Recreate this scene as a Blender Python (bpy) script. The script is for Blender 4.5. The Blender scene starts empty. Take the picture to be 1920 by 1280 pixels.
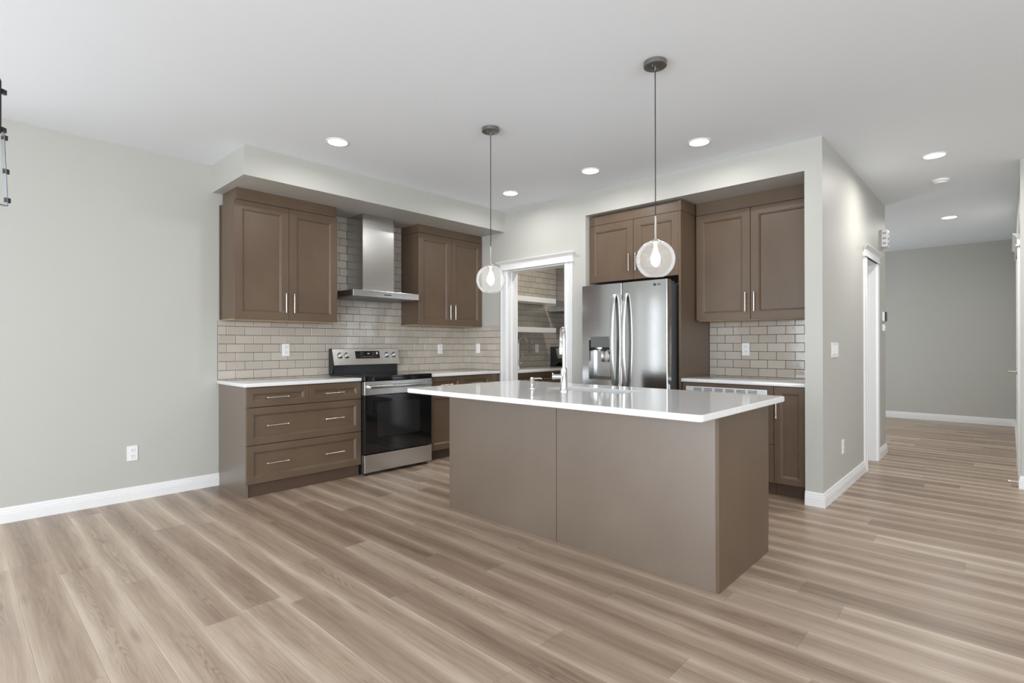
import bpy, bmesh, math, random
from mathutils import Vector, Matrix
random.seed(7)
PI = math.pi
sc = bpy.context.scene
C = sc.collection
# ------------------------------------------------------------------ camera
cam_d = bpy.data.cameras.new('camera'); cam = bpy.data.objects.new('camera', cam_d); C.objects.link(cam)
F_PX = 990.396
cam_d.sensor_width = 36.0; cam_d.lens = F_PX / 1920 * 36.0
cam_d.shift_x = 0.398 / 1920; cam_d.shift_y = 4.093 / 1920
cam_d.clip_start = 0.05
_r = Vector((0.68533368, -0.72822756, -0.00153817)); _u = Vector((-9.5478e-04, -3.01075e-03, 0.999995)); _f = Vector((0.72822856, 0.6853288, 0.00275868))
M = Matrix((( _r.x, _u.x, -_f.x, -4.4412), (_r.y, _u.y, -_f.y, -5.0052), (_r.z, _u.z, -_f.z, 1.2103), (0, 0, 0, 1)))
cam.matrix_world = M
sc.camera = cam
# ------------------------------------------------------------------ view, world, lights
sc.view_settings.view_transform = 'Standard'; sc.view_settings.look = 'None'
sc.view_settings.gamma = 1.0; sc.view_settings.use_curve_mapping = False
sc.view_settings.exposure = 0.10
sc.cycles.use_denoising = True
sc.cycles.max_bounces = 10; sc.cycles.diffuse_bounces = 6; sc.cycles.glossy_bounces = 5; sc.cycles.transparent_max_bounces = 12
sc.cycles.sample_clamp_indirect = 4.0
sc.cycles.caustics_reflective = False; sc.cycles.caustics_refractive = False
w = bpy.data.worlds.new('sky'); sc.world = w; w.use_nodes = True
w.node_tree.nodes['Background'].inputs[0].default_value = (0.86, 0.93, 1.0, 1)
w.node_tree.nodes['Background'].inputs[1].default_value = 1.6

def area(name, loc, rot, sx, sy, power, color=(1, 1, 1), spread=180):
    d = bpy.data.lights.new(name, 'AREA'); d.shape = 'RECTANGLE'; d.size = sx; d.size_y = sy
    d.energy = power; d.color = color; d.spread = math.radians(spread)
    o = bpy.data.objects.new(name, d); C.objects.link(o); o.location = loc; o.rotation_euler = rot
    return o
DAY = (0.87, 0.94, 1.0)
HC = 2.765
# daylight entering through the windows of the living side, behind the camera
area('daylight_window_west', (-8.15, -2.6, 1.25), (PI/2, 0, -PI/2), 2.6, 2.2, 120, DAY)
area('daylight_window_west_far', (-8.15, -6.4, 1.35), (PI/2, 0, -PI/2), 3.0, 2.0, 190, DAY)
area('daylight_window_south', (-4.6, -10.15, 1.3), (PI/2, 0, 0), 4.4, 2.1, 170, DAY)
area('stripe_light_narrow', (-4.48, 0.15, 1.15), (-PI/2, 0, 0), .26, 2.1, 7, DAY)  # added lamp in an unseen slot, mirrored as a refrigerator stripe
area('stripe_light_wide', (-5.75, 0.15, 1.15), (-PI/2, 0, 0), .5, 2.1, 16, DAY)  # second added lamp, for the stripe near the refrigerator's right edge
area('hall_fill', (4.6, -1.75, 1.3), (-PI/2, 0, 0), 1.2, 2.0, 32, DAY)  # added lamp before the closed foyer wall, brightens the hall

# ------------------------------------------------------------------ helpers
class MB:
    def __init__(s): s.bm = bmesh.new()
    def box(s, x0, x1, y0, y1, z0, z1, bev=0.0, seg=2, mi=0):
        if x0 > x1: x0, x1 = x1, x0
        if y0 > y1: y0, y1 = y1, y0
        if z0 > z1: z0, z1 = z1, z0
        v = [s.bm.verts.new((x, y, z)) for x in (x0, x1) for y in (y0, y1) for z in (z0, z1)]
        fs = []
        for q in ((0, 1, 3, 2), (4, 6, 7, 5), (0, 4, 5, 1), (2, 3, 7, 6), (0, 2, 6, 4), (1, 5, 7, 3)):
            f = s.bm.faces.new([v[i] for i in q]); f.material_index = mi; fs.append(f)
        if bev > 0:
            es = list({e for f in fs for e in f.edges})
            bmesh.ops.bevel(s.bm, geom=es, offset=bev, segments=seg, affect='EDGES', profile=0.5)
        return s
    def rings(s, loops, cap0=False, cap1=True, closed=True, mi=0):
        vs = [[s.bm.verts.new(p) for p in L] for L in loops]
        n = len(vs[0])
        for a, b in zip(vs, vs[1:]):
            for i in range(n if closed else n - 1):
                j = (i + 1) % n
                try: f = s.bm.faces.new((a[i], a[j], b[j], b[i])); f.material_index = mi
                except ValueError: pass
        if cap0: f = s.bm.faces.new(vs[0][::-1]); f.material_index = mi
        if cap1: f = s.bm.faces.new(vs[-1]); f.material_index = mi
        return s
    def panel(s, x0, x1, z0, z1, y0, prof, yb):
        """front panel facing -y; prof = list of (inset, y) ; yb = back plane"""
        def L(i, y): return [(x0 + i, y, z0 + i), (x1 - i, y, z0 + i), (x1 - i, y, z1 - i), (x0 + i, y, z1 - i)]
        return s.rings([L(0, yb), L(0, y0 + .0015), L(.0015, y0)] + [L(i, y) for i, y in prof], cap0=True)
    def lathe(s, prof, c=(0, 0, 0), axis='z', seg=32, cap0=True, cap1=True, mi=0):
        loops = []
        for r, h in prof:
            L = []
            for k in range(seg):
                a = 2 * PI * k / seg; p = (r * math.cos(a), r * math.sin(a))
                if axis == 'z': q = (p[0], p[1], h)
                elif axis == 'y': q = (p[0], h, p[1])
                else: q = (h, p[0], p[1])
                L.append((q[0] + c[0], q[1] + c[1], q[2] + c[2]))
            loops.append(L)
        return s.rings(loops, cap0, cap1, mi=mi)
    def tube(s, pts, r, seg=12, cap=True):
        pts = [Vector(p) for p in pts]; rs = r if isinstance(r, (list, tuple)) else [r] * len(pts)
        loops = []; t0 = (pts[1] - pts[0]).normalized()
        up = Vector((0, 0, 1)) if abs(t0.z) < .9 else Vector((1, 0, 0))
        nrm = t0.cross(up).normalized()
        for i, p in enumerate(pts):
            t = ((pts[min(i + 1, len(pts) - 1)] - pts[max(i - 1, 0)])).normalized()
            nrm = (nrm - t * nrm.dot(t)).normalized(); b = t.cross(nrm)
            loops.append([tuple(p + (nrm * math.cos(2 * PI * k / seg) + b * math.sin(2 * PI * k / seg)) * rs[i]) for k in range(seg)])
        return s.rings(loops, cap, cap)
    def extrude_profile(s, prof, p0, p1, out, cap=True, m0=0.0, m1=0.0):
        """sweep 2-D profile (d outward, h up) from p0 to p1; out = outward unit vector; m0, m1 mitre"""
        p0, p1, out = Vector(p0), Vector(p1), Vector(out); t = (p1 - p0).normalized(); up = Vector((0, 0, 1))
        a = [tuple(p0 + out * d + up * h + t * (d * m0)) for d, h in prof]
        b = [tuple(p1 + out * d + up * h + t * (d * m1)) for d, h in prof]
        return s.rings([a, b], cap, cap)
    def build(s, name, mat, parent=None, smooth=False, loc=None):
        me = bpy.data.meshes.new(name); bmesh.ops.recalc_face_normals(s.bm, faces=s.bm.faces)
        s.bm.to_mesh(me); s.bm.free()
        o = bpy.data.objects.new(name, me); C.objects.link(o)
        for m_ in (mat if isinstance(mat, (list, tuple)) else [mat]): me.materials.append(m_)
        if smooth:
            me.polygons.foreach_set('use_smooth', [True] * len(me.polygons))
            try: me.set_sharp_from_angle(angle=math.radians(38))
            except Exception: pass
        if parent is not None: o.parent = parent
        if loc is not None: o.location = loc
        return o
def tag(o, label, cat, group=None, kind=None):
    o['label'] = label; o['category'] = cat
    if group: o['group'] = group
    if kind: o['kind'] = kind
    return o
def root(name, label, cat, loc=(0, 0, 0), rz=0, group=None):
    o = bpy.data.objects.new(name, None); C.objects.link(o); o.location = loc; o.rotation_euler = (0, 0, rz)
    o.empty_display_size = .1
    return tag(o, label, cat, group)
def struct(o, label=None, cat=None):
    o['kind'] = 'structure'
    if label: o['label'] = label
    if cat: o['category'] = cat
    return o
def copy_tree(o, parent=None):
    c = o.copy(); C.objects.link(c)
    if parent is not None: c.parent = parent
    for ch in list(o.children): copy_tree(ch, c)
    return c
def text_mesh(name, s, size, mat, parent, loc, rot=(PI/2, 0, 0), ext=.0006, align='CENTER'):
    cu = bpy.data.curves.new(name, 'FONT'); cu.body = s; cu.size = size; cu.extrude = ext; cu.align_x = align; cu.align_y = 'CENTER'
    t = bpy.data.objects.new(name, cu); C.objects.link(t)
    dg = bpy.context.evaluated_depsgraph_get(); me = bpy.data.meshes.new_from_object(t.evaluated_get(dg))
    bpy.data.objects.remove(t)
    o = bpy.data.objects.new(name, me); C.objects.link(o); me.materials.clear(); me.materials.append(mat)
    o.parent = parent; o.location = loc; o.rotation_euler = rot
    return o
RB = -PI / 2      # rotation of everything that stands against the east wall

# ------------------------------------------------------------------ materials
def srgb(r, g, b):
    f = lambda c: (c / 255 / 12.92) if c / 255 <= .04045 else ((c / 255 + .055) / 1.055) ** 2.4
    return (f(r), f(g), f(b), 1)
def mat(name, col=(.8, .8, .8, 1), rough=.5, metal=0.0, spec=.5, coat=0.0, crough=.05, emis=None, estr=0.0):
    m = bpy.data.materials.new(name); m.use_nodes = True; b = m.node_tree.nodes['Principled BSDF']
    b.inputs['Base Color'].default_value = col; b.inputs['Roughness'].default_value = rough; b.inputs['Metallic'].default_value = metal
    b.inputs['Specular IOR Level'].default_value = spec; b.inputs['Coat Weight'].default_value = coat; b.inputs['Coat Roughness'].default_value = crough
    if emis: b.inputs['Emission Color'].default_value = emis; b.inputs['Emission Strength'].default_value = estr
    return m
class NT:
    def __init__(s, m): s.t = m.node_tree; s.n = s.t.nodes; s.b = s.n['Principled BSDF']
    def add(s, ty, **kw):
        x = s.n.new(ty)
        for k, v in kw.items(): setattr(x, k, v)
        return x
    def link(s, a, b): s.t.links.new(a, b)
    def math(s, op, a, b=None, c=None):
        x = s.add('ShaderNodeMath', operation=op)
        for i, v in enumerate((a, b, c)):
            if v is None: continue
            if isinstance(v, (int, float)): x.inputs[i].default_value = v
            else: s.link(v, x.inputs[i])
        return x.outputs[0]
    def coord(s, scale=(1, 1, 1), kind='Object'):
        tc = s.add('ShaderNodeTexCoord'); mp = s.add('ShaderNodeMapping'); mp.inputs['Scale'].default_value = scale
        s.link(tc.outputs[kind], mp.inputs['Vector']); return mp.outputs[0]
    def noise(s, vec, scale=1, detail=3, rough=.5, dist=0):
        x = s.add('ShaderNodeTexNoise'); x.inputs['Scale'].default_value = scale; x.inputs['Detail'].default_value = detail
        x.inputs['Roughness'].default_value = rough; x.inputs['Distortion'].default_value = dist
        if vec is not None: s.link(vec, x.inputs['Vector'])
        return x.outputs['Fac']
    def ramp(s, fac, stops):
        x = s.add('ShaderNodeValToRGB'); e = x.color_ramp.elements
        while len(e) < len(stops): e.new(.5)
        for el, (p, c) in zip(e, stops): el.position = p; el.color = c
        s.link(fac, x.inputs[0]); return x.outputs[0]
    def mix(s, f, a, b, blend='MIX'):
        x = s.add('ShaderNodeMix', data_type='RGBA', blend_type=blend)
        for i, v in ((0, f), (6, a), (7, b)):
            if isinstance(v, (int, float)): x.inputs[i].default_value = v
            elif isinstance(v, tuple): x.inputs[i].default_value = v
            else: s.link(v, x.inputs[i])
        return x.outputs[2]
    def bump(s, h, strength=.1, dist=.001):
        x = s.add('ShaderNodeBump'); x.inputs['Strength'].default_value = strength; x.inputs['Distance'].default_value = dist
        s.link(h, x.inputs['Height']); s.link(x.outputs[0], s.b.inputs['Normal'])

def paint(name, c, rough=.55, spec=.3, bs=.08):
    m = mat(name, c, rough, spec=spec); t = NT(m); v = t.coord()
    n = t.noise(v, 160, 2); t.bump(n, bs, .001)
    k = t.noise(v, .9, 2); dark = tuple(x * .97 for x in c[:3]) + (1,)
    t.link(t.mix(k, dark, c), t.b.inputs['Base Color']); return m
MAT = {}
MAT['wall'] = paint('wall_paint_grey', srgb(189, 188, 182), .5, .35)
MAT['ceil'] = paint('ceiling_paint', srgb(239, 244, 250), .8, .1, .25)
MAT['trim'] = mat('white_trim_paint', srgb(236, 236, 236), .3, spec=.5)
MAT['white'] = mat('white_plastic', srgb(238, 238, 238), .35)
MAT['slot'] = mat('dark_slot', srgb(60, 60, 60), .6)
def wood(name, c1, c2, axis='z', rough=.40, spec=.55, coat=0.0):
    m = mat(name, c1, rough, spec=spec, coat=coat, crough=.42); t = NT(m)
    s = {'z': (14, 14, 1.2), 'x': (1.2, 14, 14)}[axis]
    v = t.coord(s); n = t.noise(v, 5, 5, .6, .3); blot = t.noise(t.coord(), 2.2, 3, .5)
    f = t.math('ADD', t.math('MULTIPLY', n, .25), t.math('MULTIPLY', blot, .75))
    col = t.ramp(f, [(.3, c1), (.7, c2)])
    pores = t.noise(t.coord({'z': (220, 220, 9), 'x': (9, 220, 220)}[axis]), 1, 2, .5)
    pf = t.math('MULTIPLY', t.math('LESS_THAN', pores, .34), .09)
    t.link(t.mix(pf, col, tuple(x * .6 for x in c1[:3]) + (1,)), t.b.inputs['Base Color'])
    t.bump(pores, .04, .0004)
    t.link(t.math('ADD', t.math('MULTIPLY', blot, .12), rough - .06), t.b.inputs['Roughness'])
    return m
MAT['wood'] = wood('stained_maple', srgb(90, 72, 56), srgb(104, 86, 69), 'z')
MAT['woodx'] = wood('stained_maple_cross', srgb(90, 72, 56), srgb(104, 86, 69), 'x')
MAT['panel'] = wood('lacquered_maple_panel', srgb(90, 72, 56), srgb(104, 86, 69), 'z', .44, 1.0, 1.0)
MAT['panel'].node_tree.nodes['Principled BSDF'].inputs['Coat IOR'].default_value = 1.75
MAT['kick'] = mat('toe_kick_brown', srgb(84, 66, 54), .45)
MAT['raw'] = mat('pale_underside_board', srgb(186, 160, 130), .5)
MAT['gap_shade'] = mat('cabinet_gap_shade', srgb(30, 24, 20), .7)  # dark colour paints the shade in gaps between doors and drawers
MAT['quartz'] = mat('white_quartz', srgb(232, 232, 232), .08, spec=.6)
_t = NT(MAT['quartz']); _n = _t.noise(_t.coord(), 220, 2); _t.link(_t.ramp(_n, [(.35, srgb(222, 222, 221)), (.6, srgb(236, 236, 236))]), _t.b.inputs['Base Color'])
def steel(name, c, rough, axis='x', bs=.25, metal=1.0):
    m = mat(name, c, rough, metal); t = NT(m)
    s = {'x': (.6, 300, 300), 'y': (300, .6, 300), 'z': (300, 300, .6)}[axis]
    n = t.noise(t.coord(s), 1, 3, .6)
    t.link(t.math('ADD', t.math('MULTIPLY', n, .1), rough - .05), t.b.inputs['Roughness'])
    t.bump(n, bs, .0002); return m
MAT['steel'] = steel('brushed_steel', (.60, .60, .59, 1), .24, 'x')
MAT['steelf'] = steel('fridge_steel', (.50, .50, .50, 1), .15, 'x', .12)
MAT['steelb'] = steel('satin_steel_trim', (.86, .86, .86, 1), .5, 'x')
MAT['steeld'] = mat('grey_painted_steel', srgb(120, 121, 122), .4, .6)
MAT['chrome'] = mat('chrome', (.78, .78, .78, 1), .06, 1.0)
MAT['nickel'] = mat('satin_nickel', (.80, .76, .70, 1), .22, 1.0)
MAT['pewter'] = mat('dark_brushed_nickel', (.30, .29, .28, 1), .35, 1.0)
MAT['blackglass'] = mat('black_glass', (.006, .006, .007, 1), .04, spec=.6)
MAT['ovenwin'] = mat('oven_window_glass', (.018, .018, .018, 1), .08, spec=.5)
MAT['black'] = mat('black_enamel', (.012, .012, .013, 1), .3)
MAT['mark'] = mat('printed_mark', srgb(190, 190, 190), .5)
MAT['darkmark'] = mat('dark_logo', srgb(70, 66, 66), .4)
MAT['cord'] = mat('black_cord', (.02, .018, .016, 1), .5)
MAT['led'] = mat('lit_led_lens', (1, 1, 1, 1), .5, emis=(1, .98, .95, 1), estr=9)
MAT['bulb'] = mat('lit_bulb', (1, 1, 1, 1), .4, emis=(1, .97, .93, 1), estr=14)
MAT['tilegrey'] = mat('grey_floor_tile', srgb(120, 118, 116), .4)
# seeded glass: thin clear shell
g = bpy.data.materials.new('seeded_clear_glass'); g.use_nodes = True; MAT['glass'] = g
nt = g.node_tree; nt.nodes.clear()
out = nt.nodes.new('ShaderNodeOutputMaterial'); mx = nt.nodes.new('ShaderNodeMixShader'); tr = nt.nodes.new('ShaderNodeBsdfTransparent'); gl = nt.nodes.new('ShaderNodeBsdfGlossy')
lw = nt.nodes.new('ShaderNodeLayerWeight'); lw.inputs[0].default_value = .16; tr.inputs[0].default_value = (.955, .96, .96, 1); gl.inputs['Roughness'].default_value = .04
tc = nt.nodes.new('ShaderNodeTexCoord'); vo = nt.nodes.new('ShaderNodeTexVoronoi'); vo.inputs['Scale'].default_value = 55; bp_ = nt.nodes.new('ShaderNodeBump'); bp_.inputs['Distance'].default_value = .002; bp_.inputs['Strength'].default_value = .5
cr = nt.nodes.new('ShaderNodeValToRGB'); cr.color_ramp.elements[0].position = .05; cr.color_ramp.elements[1].position = .22
cr.color_ramp.elements[0].color = (1, 1, 1, 1); cr.color_ramp.elements[1].color = (0, 0, 0, 1)
nt.links.new(tc.outputs['Object'], vo.inputs['Vector']); nt.links.new(vo.outputs['Distance'], cr.inputs[0]); nt.links.new(cr.outputs[0], bp_.inputs['Height'])
nt.links.new(bp_.outputs[0], gl.inputs['Normal'])
ad = nt.nodes.new('ShaderNodeMath'); ad.operation = 'MULTIPLY_ADD'; ad.inputs[1].default_value = .30; ad.use_clamp = True
nt.links.new(cr.outputs[0], ad.inputs[0]); nt.links.new(lw.outputs['Fresnel'], ad.inputs[2])
nt.links.new(ad.outputs[0], mx.inputs[0]); nt.links.new(tr.outputs[0], mx.inputs[1]); nt.links.new(gl.outputs[0], mx.inputs[2]); df = nt.nodes.new('ShaderNodeBsdfTranslucent'); df.inputs[0].default_value = (1, 1, 1, 1); df2 = nt.nodes.new('ShaderNodeBsdfDiffuse'); df2.inputs[0].default_value = (1, 1, 1, 1)
ms = nt.nodes.new('ShaderNodeMixShader'); ms.inputs[0].default_value = .5; nt.links.new(df.outputs[0], ms.inputs[1]); nt.links.new(df2.outputs[0], ms.inputs[2])
m2 = nt.nodes.new('ShaderNodeMixShader'); m2.inputs[0].default_value = .14; nt.links.new(mx.outputs[0], m2.inputs[1]); nt.links.new(ms.outputs[0], m2.inputs[2]); nt.links.new(m2.outputs[0], out.inputs[0])

# vinyl plank floor, boards running along Y
def floor_mat():
    m = mat('vinyl_plank_floor', rough=.36, spec=.4); t = NT(m); PW, PL = .174, 1.52
    tc = t.add('ShaderNodeTexCoord'); sp = t.add('ShaderNodeSeparateXYZ'); t.link(tc.outputs['Object'], sp.inputs[0])
    X, Y = sp.outputs[0], sp.outputs[1]
    u = t.math('DIVIDE', t.math('ADD', X, 4.045 + 174 * 10 * .1), PW)
    row = t.math('FLOOR', u); fu = t.math('FRACT', u)
    wn = t.add('ShaderNodeTexWhiteNoise', noise_dimensions='1D'); t.link(row, wn.inputs['W'])
    v = t.math('ADD', t.math('DIVIDE', t.math('ADD', Y, 30), PL), wn.outputs['Value'])
    col = t.math('FLOOR', v); fv = t.math('FRACT', v)
    cid = t.add('ShaderNodeCombineXYZ'); t.link(row, cid.inputs[0]); t.link(col, cid.inputs[1])
    w2 = t.add('ShaderNodeTexWhiteNoise', noise_dimensions='3D'); t.link(cid.outputs[0], w2.inputs['Vector'])
    rnd = w2.outputs['Value']; sc3 = t.add('ShaderNodeSeparateColor'); t.link(w2.outputs['Color'], sc3.inputs[0]); r2 = sc3.outputs[1]; r3 = sc3.outputs[2]
    # grain coordinates, shifted per plank
    gx = t.math('ADD', t.math('MULTIPLY', fu, PW), t.math('MULTIPLY', rnd, 37.)); gy = t.math('ADD', Y, t.math('MULTIPLY', r2, 53.))
    def gv(sx, sy):
        c = t.add('ShaderNodeCombineXYZ'); t.link(t.math('MULTIPLY', gx, sx), c.inputs[0]); t.link(t.math('MULTIPLY', gy, sy), c.inputs[1]); t.link(t.math('MULTIPLY', r3, 9.), c.inputs[2]); return c.outputs[0]
    broad = t.noise(gv(9, .9), 1, 3, .55, .4)
    streak = t.noise(gv(55, 1.6), 1, 4, .6, .3)
    fine = t.noise(gv(420, 7), 1, 3, .65)
    # cathedral: rings of a stretched, distorted field about the plank middle
    cx = t.math('ABSOLUTE', t.math('SUBTRACT', fu, t.math('ADD', .38, t.math('MULTIPLY', r3, .24))))
    wob = t.noise(gv(14, 1.1), 1, 2, .5, .6)
    field = t.math('ADD', t.math('MULTIPLY', t.math('POWER', cx, 2.), 26.), t.math('ADD', t.math('MULTIPLY', gy, 2.6), t.math('MULTIPLY', wob, 9.)))
    ring = t.math('POWER', t.math('ABSOLUTE', t.math('SINE', t.math('MULTIPLY', field, 5.))), 6.)
    ringmask = t.math('MULTIPLY', t.math('SUBTRACT', 1., t.math('MINIMUM', t.math('MULTIPLY', cx, 3.6), 1.)), t.ramp(t.noise(gv(2, .8), 1, 1), [(.46, (0, 0, 0, 1)), (.58, (1, 1, 1, 1))]))
    # tone across the board: pale near one or both long edges, darker in the heart
    edge = t.math('POWER', t.math('MULTIPLY', t.math('ABSOLUTE', t.math('SUBTRACT', fu, .5)), 2.), 2.4)
    edge = t.math('MULTIPLY', edge, t.math('ADD', .35, t.math('MULTIPLY', broad, .9)))
    tone = t.math('ADD', t.math('MULTIPLY', broad, .50), t.math('MULTIPLY', streak, .46))
    tone = t.math('ADD', tone, t.math('MULTIPLY', t.math('SUBTRACT', rnd, .5), .30))
    tone = t.math('ADD', tone, t.math('MULTIPLY', edge, .34))
    tone = t.math('ADD', tone, t.math('MULTIPLY', t.math('SUBTRACT', fine, .5), .36))
    c = t.ramp(tone, [(.18, srgb(110, 91, 76)), (.42, srgb(148, 128, 110)), (.62, srgb(174, 154, 135)), (.92, srgb(208, 192, 173))])
    warm = t.mix(t.math('MULTIPLY', r2, .22), c, srgb(160, 138, 122))
    warm = t.mix(t.math('MULTIPLY', t.math('MULTIPLY', ring, ringmask), .42), warm, srgb(98, 80, 66))
    # knots
    vo = t.add('ShaderNodeTexVoronoi'); vo.inputs['Scale'].default_value = 1.; t.link(gv(7, 1.5), vo.inputs['Vector'])
    kn = t.ramp(vo.outputs['Distance'], [(.02, (1, 1, 1, 1)), (.16, (0, 0, 0, 1))])
    warm = t.mix(t.math('MULTIPLY', kn, .30), warm, srgb(96, 74, 58))
    # seams
    du = t.math('MULTIPLY', t.math('MINIMUM', fu, t.math('SUBTRACT', 1., fu)), PW); dv = t.math('MULTIPLY', t.math('MINIMUM', fv, t.math('SUBTRACT', 1., fv)), PL)
    d = t.math('MINIMUM', du, dv); seam = t.math('SUBTRACT', 1., t.math('MINIMUM', t.math('DIVIDE', d, .0016), 1.))
    fin = t.mix(t.math('MULTIPLY', seam, .5), warm, srgb(92, 78, 68))
    t.link(fin, t.b.inputs['Base Color'])
    t.link(t.math('ADD', .27, t.math('MULTIPLY', fine, .16)), t.b.inputs['Roughness'])
    h = t.math('SUBTRACT', t.math('MULTIPLY', fine, .35), t.math('MULTIPLY', seam, 1.))
    t.bump(h, .25, .0012)
    return m
MAT['floor'] = floor_mat()
def tile_mat():
    m = mat('glazed_taupe_tile', srgb(186, 180, 168), .1, spec=.6); t = NT(m)
    at = t.add('ShaderNodeAttribute', attribute_name='tint'); 
    t.link(t.mix(at.outputs['Fac'], srgb(180, 171, 160), srgb(192, 184, 173)), t.b.inputs['Base Color'])
    t.bump(t.noise(t.coord(), 14, 1), .12, .004); return m
MAT['tile'] = tile_mat()
MAT['grout'] = mat('dark_grout', srgb(56, 49, 44), .9, spec=.1)

# ------------------------------------------------------------------ the room
XL, YS, HX = -8.0, -10.0, 6.3      # west wall, south wall, hall end wall
YP = -3.998                        # hall face of the wall beside the cabinets
b = MB().box(XL - .2, HX + .2, YS - .2, .3, -.12, 0); struct(b.build('floor', MAT['floor']), 'brown wood-look plank floor running through kitchen and hall', 'floor')
b = MB().box(XL - .2, HX + .2, YS - .2, .3, HC, HC + .12); struct(b.build('ceiling', MAT['ceil']), 'flat pale grey painted ceiling with recessed lights', 'ceiling')
# wall north (y=0) with two tall narrow openings added for refrigerator stripes
b = MB(); b.box(-4.35, 0, 0, .16, 0, HC); b.box(-4.61, -4.35, 0, .16, 2.2, HC); b.box(-4.61, -4.35, 0, .16, 0, .1); b.box(-5.5, -4.61, 0, .16, 0, HC); b.box(-6.0, -5.5, 0, .16, 2.2, HC); b.box(-6.0, -5.5, 0, .16, 0, .1); b.box(XL, -6.0, 0, .16, 0, HC)
struct(b.build('wall_north', MAT['wall']), 'pale grey wall behind the range and upper cabinets', 'wall')
b = MB(); b.box(XL - .16, XL, YS, -8.0, 0, HC); b.box(XL - .16, XL, -4.8, -4.0, 0, HC); b.box(XL - .16, XL, -1.2, 0, 0, HC)
for y0, y1 in ((-8.0, -4.8), (-4.0, -1.2)): b.box(XL - .16, XL, y0, y1, 0, .25 if y0 < -5 else .1); b.box(XL - .16, XL, y0, y1, 2.4, HC)
struct(b.build('wall_west', MAT['wall']), 'grey wall with wide windows behind the camera', 'wall')
b = MB(); b.box(XL, -6.9, YS - .16, YS, 0, HC); b.box(-2.3, 1.72, YS - .16, YS, 0, HC); b.box(-6.9, -2.3, YS - .16, YS, 0, .2); b.box(-6.9, -2.3, YS - .16, YS, 2.4, HC)
struct(b.build('wall_south', MAT['wall']), 'grey wall with wide window behind the camera', 'wall')
def window(n, x0, x1, z0, z1, loc, rz, label):
    r = root('window_%d' % n, label, 'window', loc, rz); r['kind'] = 'structure'
    f = MB(); t_ = .06 if x1 - x0 > .4 else .03
    f.box(x0, x0 + t_, -.03, .03, z0, z1); f.box(x1 - t_, x1, -.03, .03, z0, z1); f.box(x0 + t_, x1 - t_, -.03, .03, z0, z0 + t_); f.box(x0 + t_, x1 - t_, -.03, .03, z1 - t_, z1)
    for k in ((1, 2) if x1 - x0 > 1 else ()): xm = x0 + (x1 - x0) * k / 3; f.box(xm - .03, xm + .03, -.028, .028, z0 + t_, z1 - t_)
    f.build('window_frame', MAT['trim'], r)
window(1, -4.0, -1.2, .1, 2.4, (XL - .08, 0, 0), PI/2, 'white framed window nearest the dining side')
window(2, -8.0, -4.8, .25, 2.4, (XL - .08, 0, 0), PI/2, 'white framed living room window behind the camera')
window(3, -6.9, -2.3, .2, 2.4, (0, YS - .08, 0), 0, 'wide white framed window opposite the range')
window(4, -6.0, -5.5, .1, 2.2, (0, .08, 0), 0, 'unseen tall narrow window, added to put a stripe in the refrigerator')  # unseen, narrowed so that it mirrors as a stripe
window(5, -4.61, -4.35, .1, 2.2, (0, .08, 0), 0, 'narrowest unseen tall window, added for a second stripe in the refrigerator')
# soffit
b = MB().box(-2.893, 0, -.715, 0, 2.53, HC); struct(b.build('ceiling_soffit', MAT['wall']), 'boxed soffit above the upper cabinets of the range wall', 'soffit')
# wall east (x=0) with pantry opening and the fridge recess
WT = .165; OY0, OY1, OZ = -.752, -1.603, 2.075; RY0, RY1, RZ, RX = -1.862, -3.878, 2.53, .685
b = MB(); b.box(0, WT, OY0, .16, 0, HC); b.box(0, WT, OY1, OY0, OZ, HC); b.box(0, WT, RY0, OY1, 0, HC); b.box(0, WT, RY1, RY0, RZ, HC)
b.box(WT, RX + .12, RY0, RY0 + .1, 0, HC); b.box(RX, RX + .12, RY1, RY0, 0, HC); b.box(WT, RX, RY1, RY0, RZ, RZ + .1)
struct(b.build('wall_east', MAT['wall']), 'pale grey wall with pantry doorway and refrigerator recess', 'wall')
# hall north wall with door opening
DX0, DX1, DZ = 1.605, 2.165, 2.05
b = MB(); b.box(0, DX0, YP, RY1, 0, HC); b.box(DX1, 2.735, YP, RY1, 0, HC); b.box(DX0, DX1, YP, RY1, DZ, HC); b.box(2.615, 2.735, RY1, -1.6, 0, HC)
struct(b.build('wall_hall_left', MAT['wall']), 'grey hallway wall that starts at the end of the cabinets', 'wall')
b = MB(); b.box(HX, HX + .15, -5.3, -1.4, 0, HC); struct(b.build('wall_hall_end', MAT['wall']), 'plain darker grey wall closing the end of the hallway', 'wall')
b = MB(); b.box(2.735, HX, -1.6, -1.45, 0, HC); struct(b.build('wall_foyer', MAT['wall']), 'grey foyer wall out of sight round the hallway corner', 'wall')
YR = -5.078
b = MB(); b.box(1.72, HX, YR - .14, YR, 0, HC); b.box(1.72, 1.86, YS, YR - .14, 0, HC)
struct(b.build('wall_hall_right', MAT['wall']), 'grey hallway wall at the right edge of the picture', 'wall')
# pantry shell
b = MB(); b.box(WT, 2.6, -.2, 0, 0, HC); b.box(2.45, 2.6, -3.8, -.2, 0, HC); b.box(RX + .12, 2.45, -3.8, -3.7, 0, HC)
struct(b.build('wall_pantry', MAT['wall']), 'pantry wall seen through the cased opening', 'wall')
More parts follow.
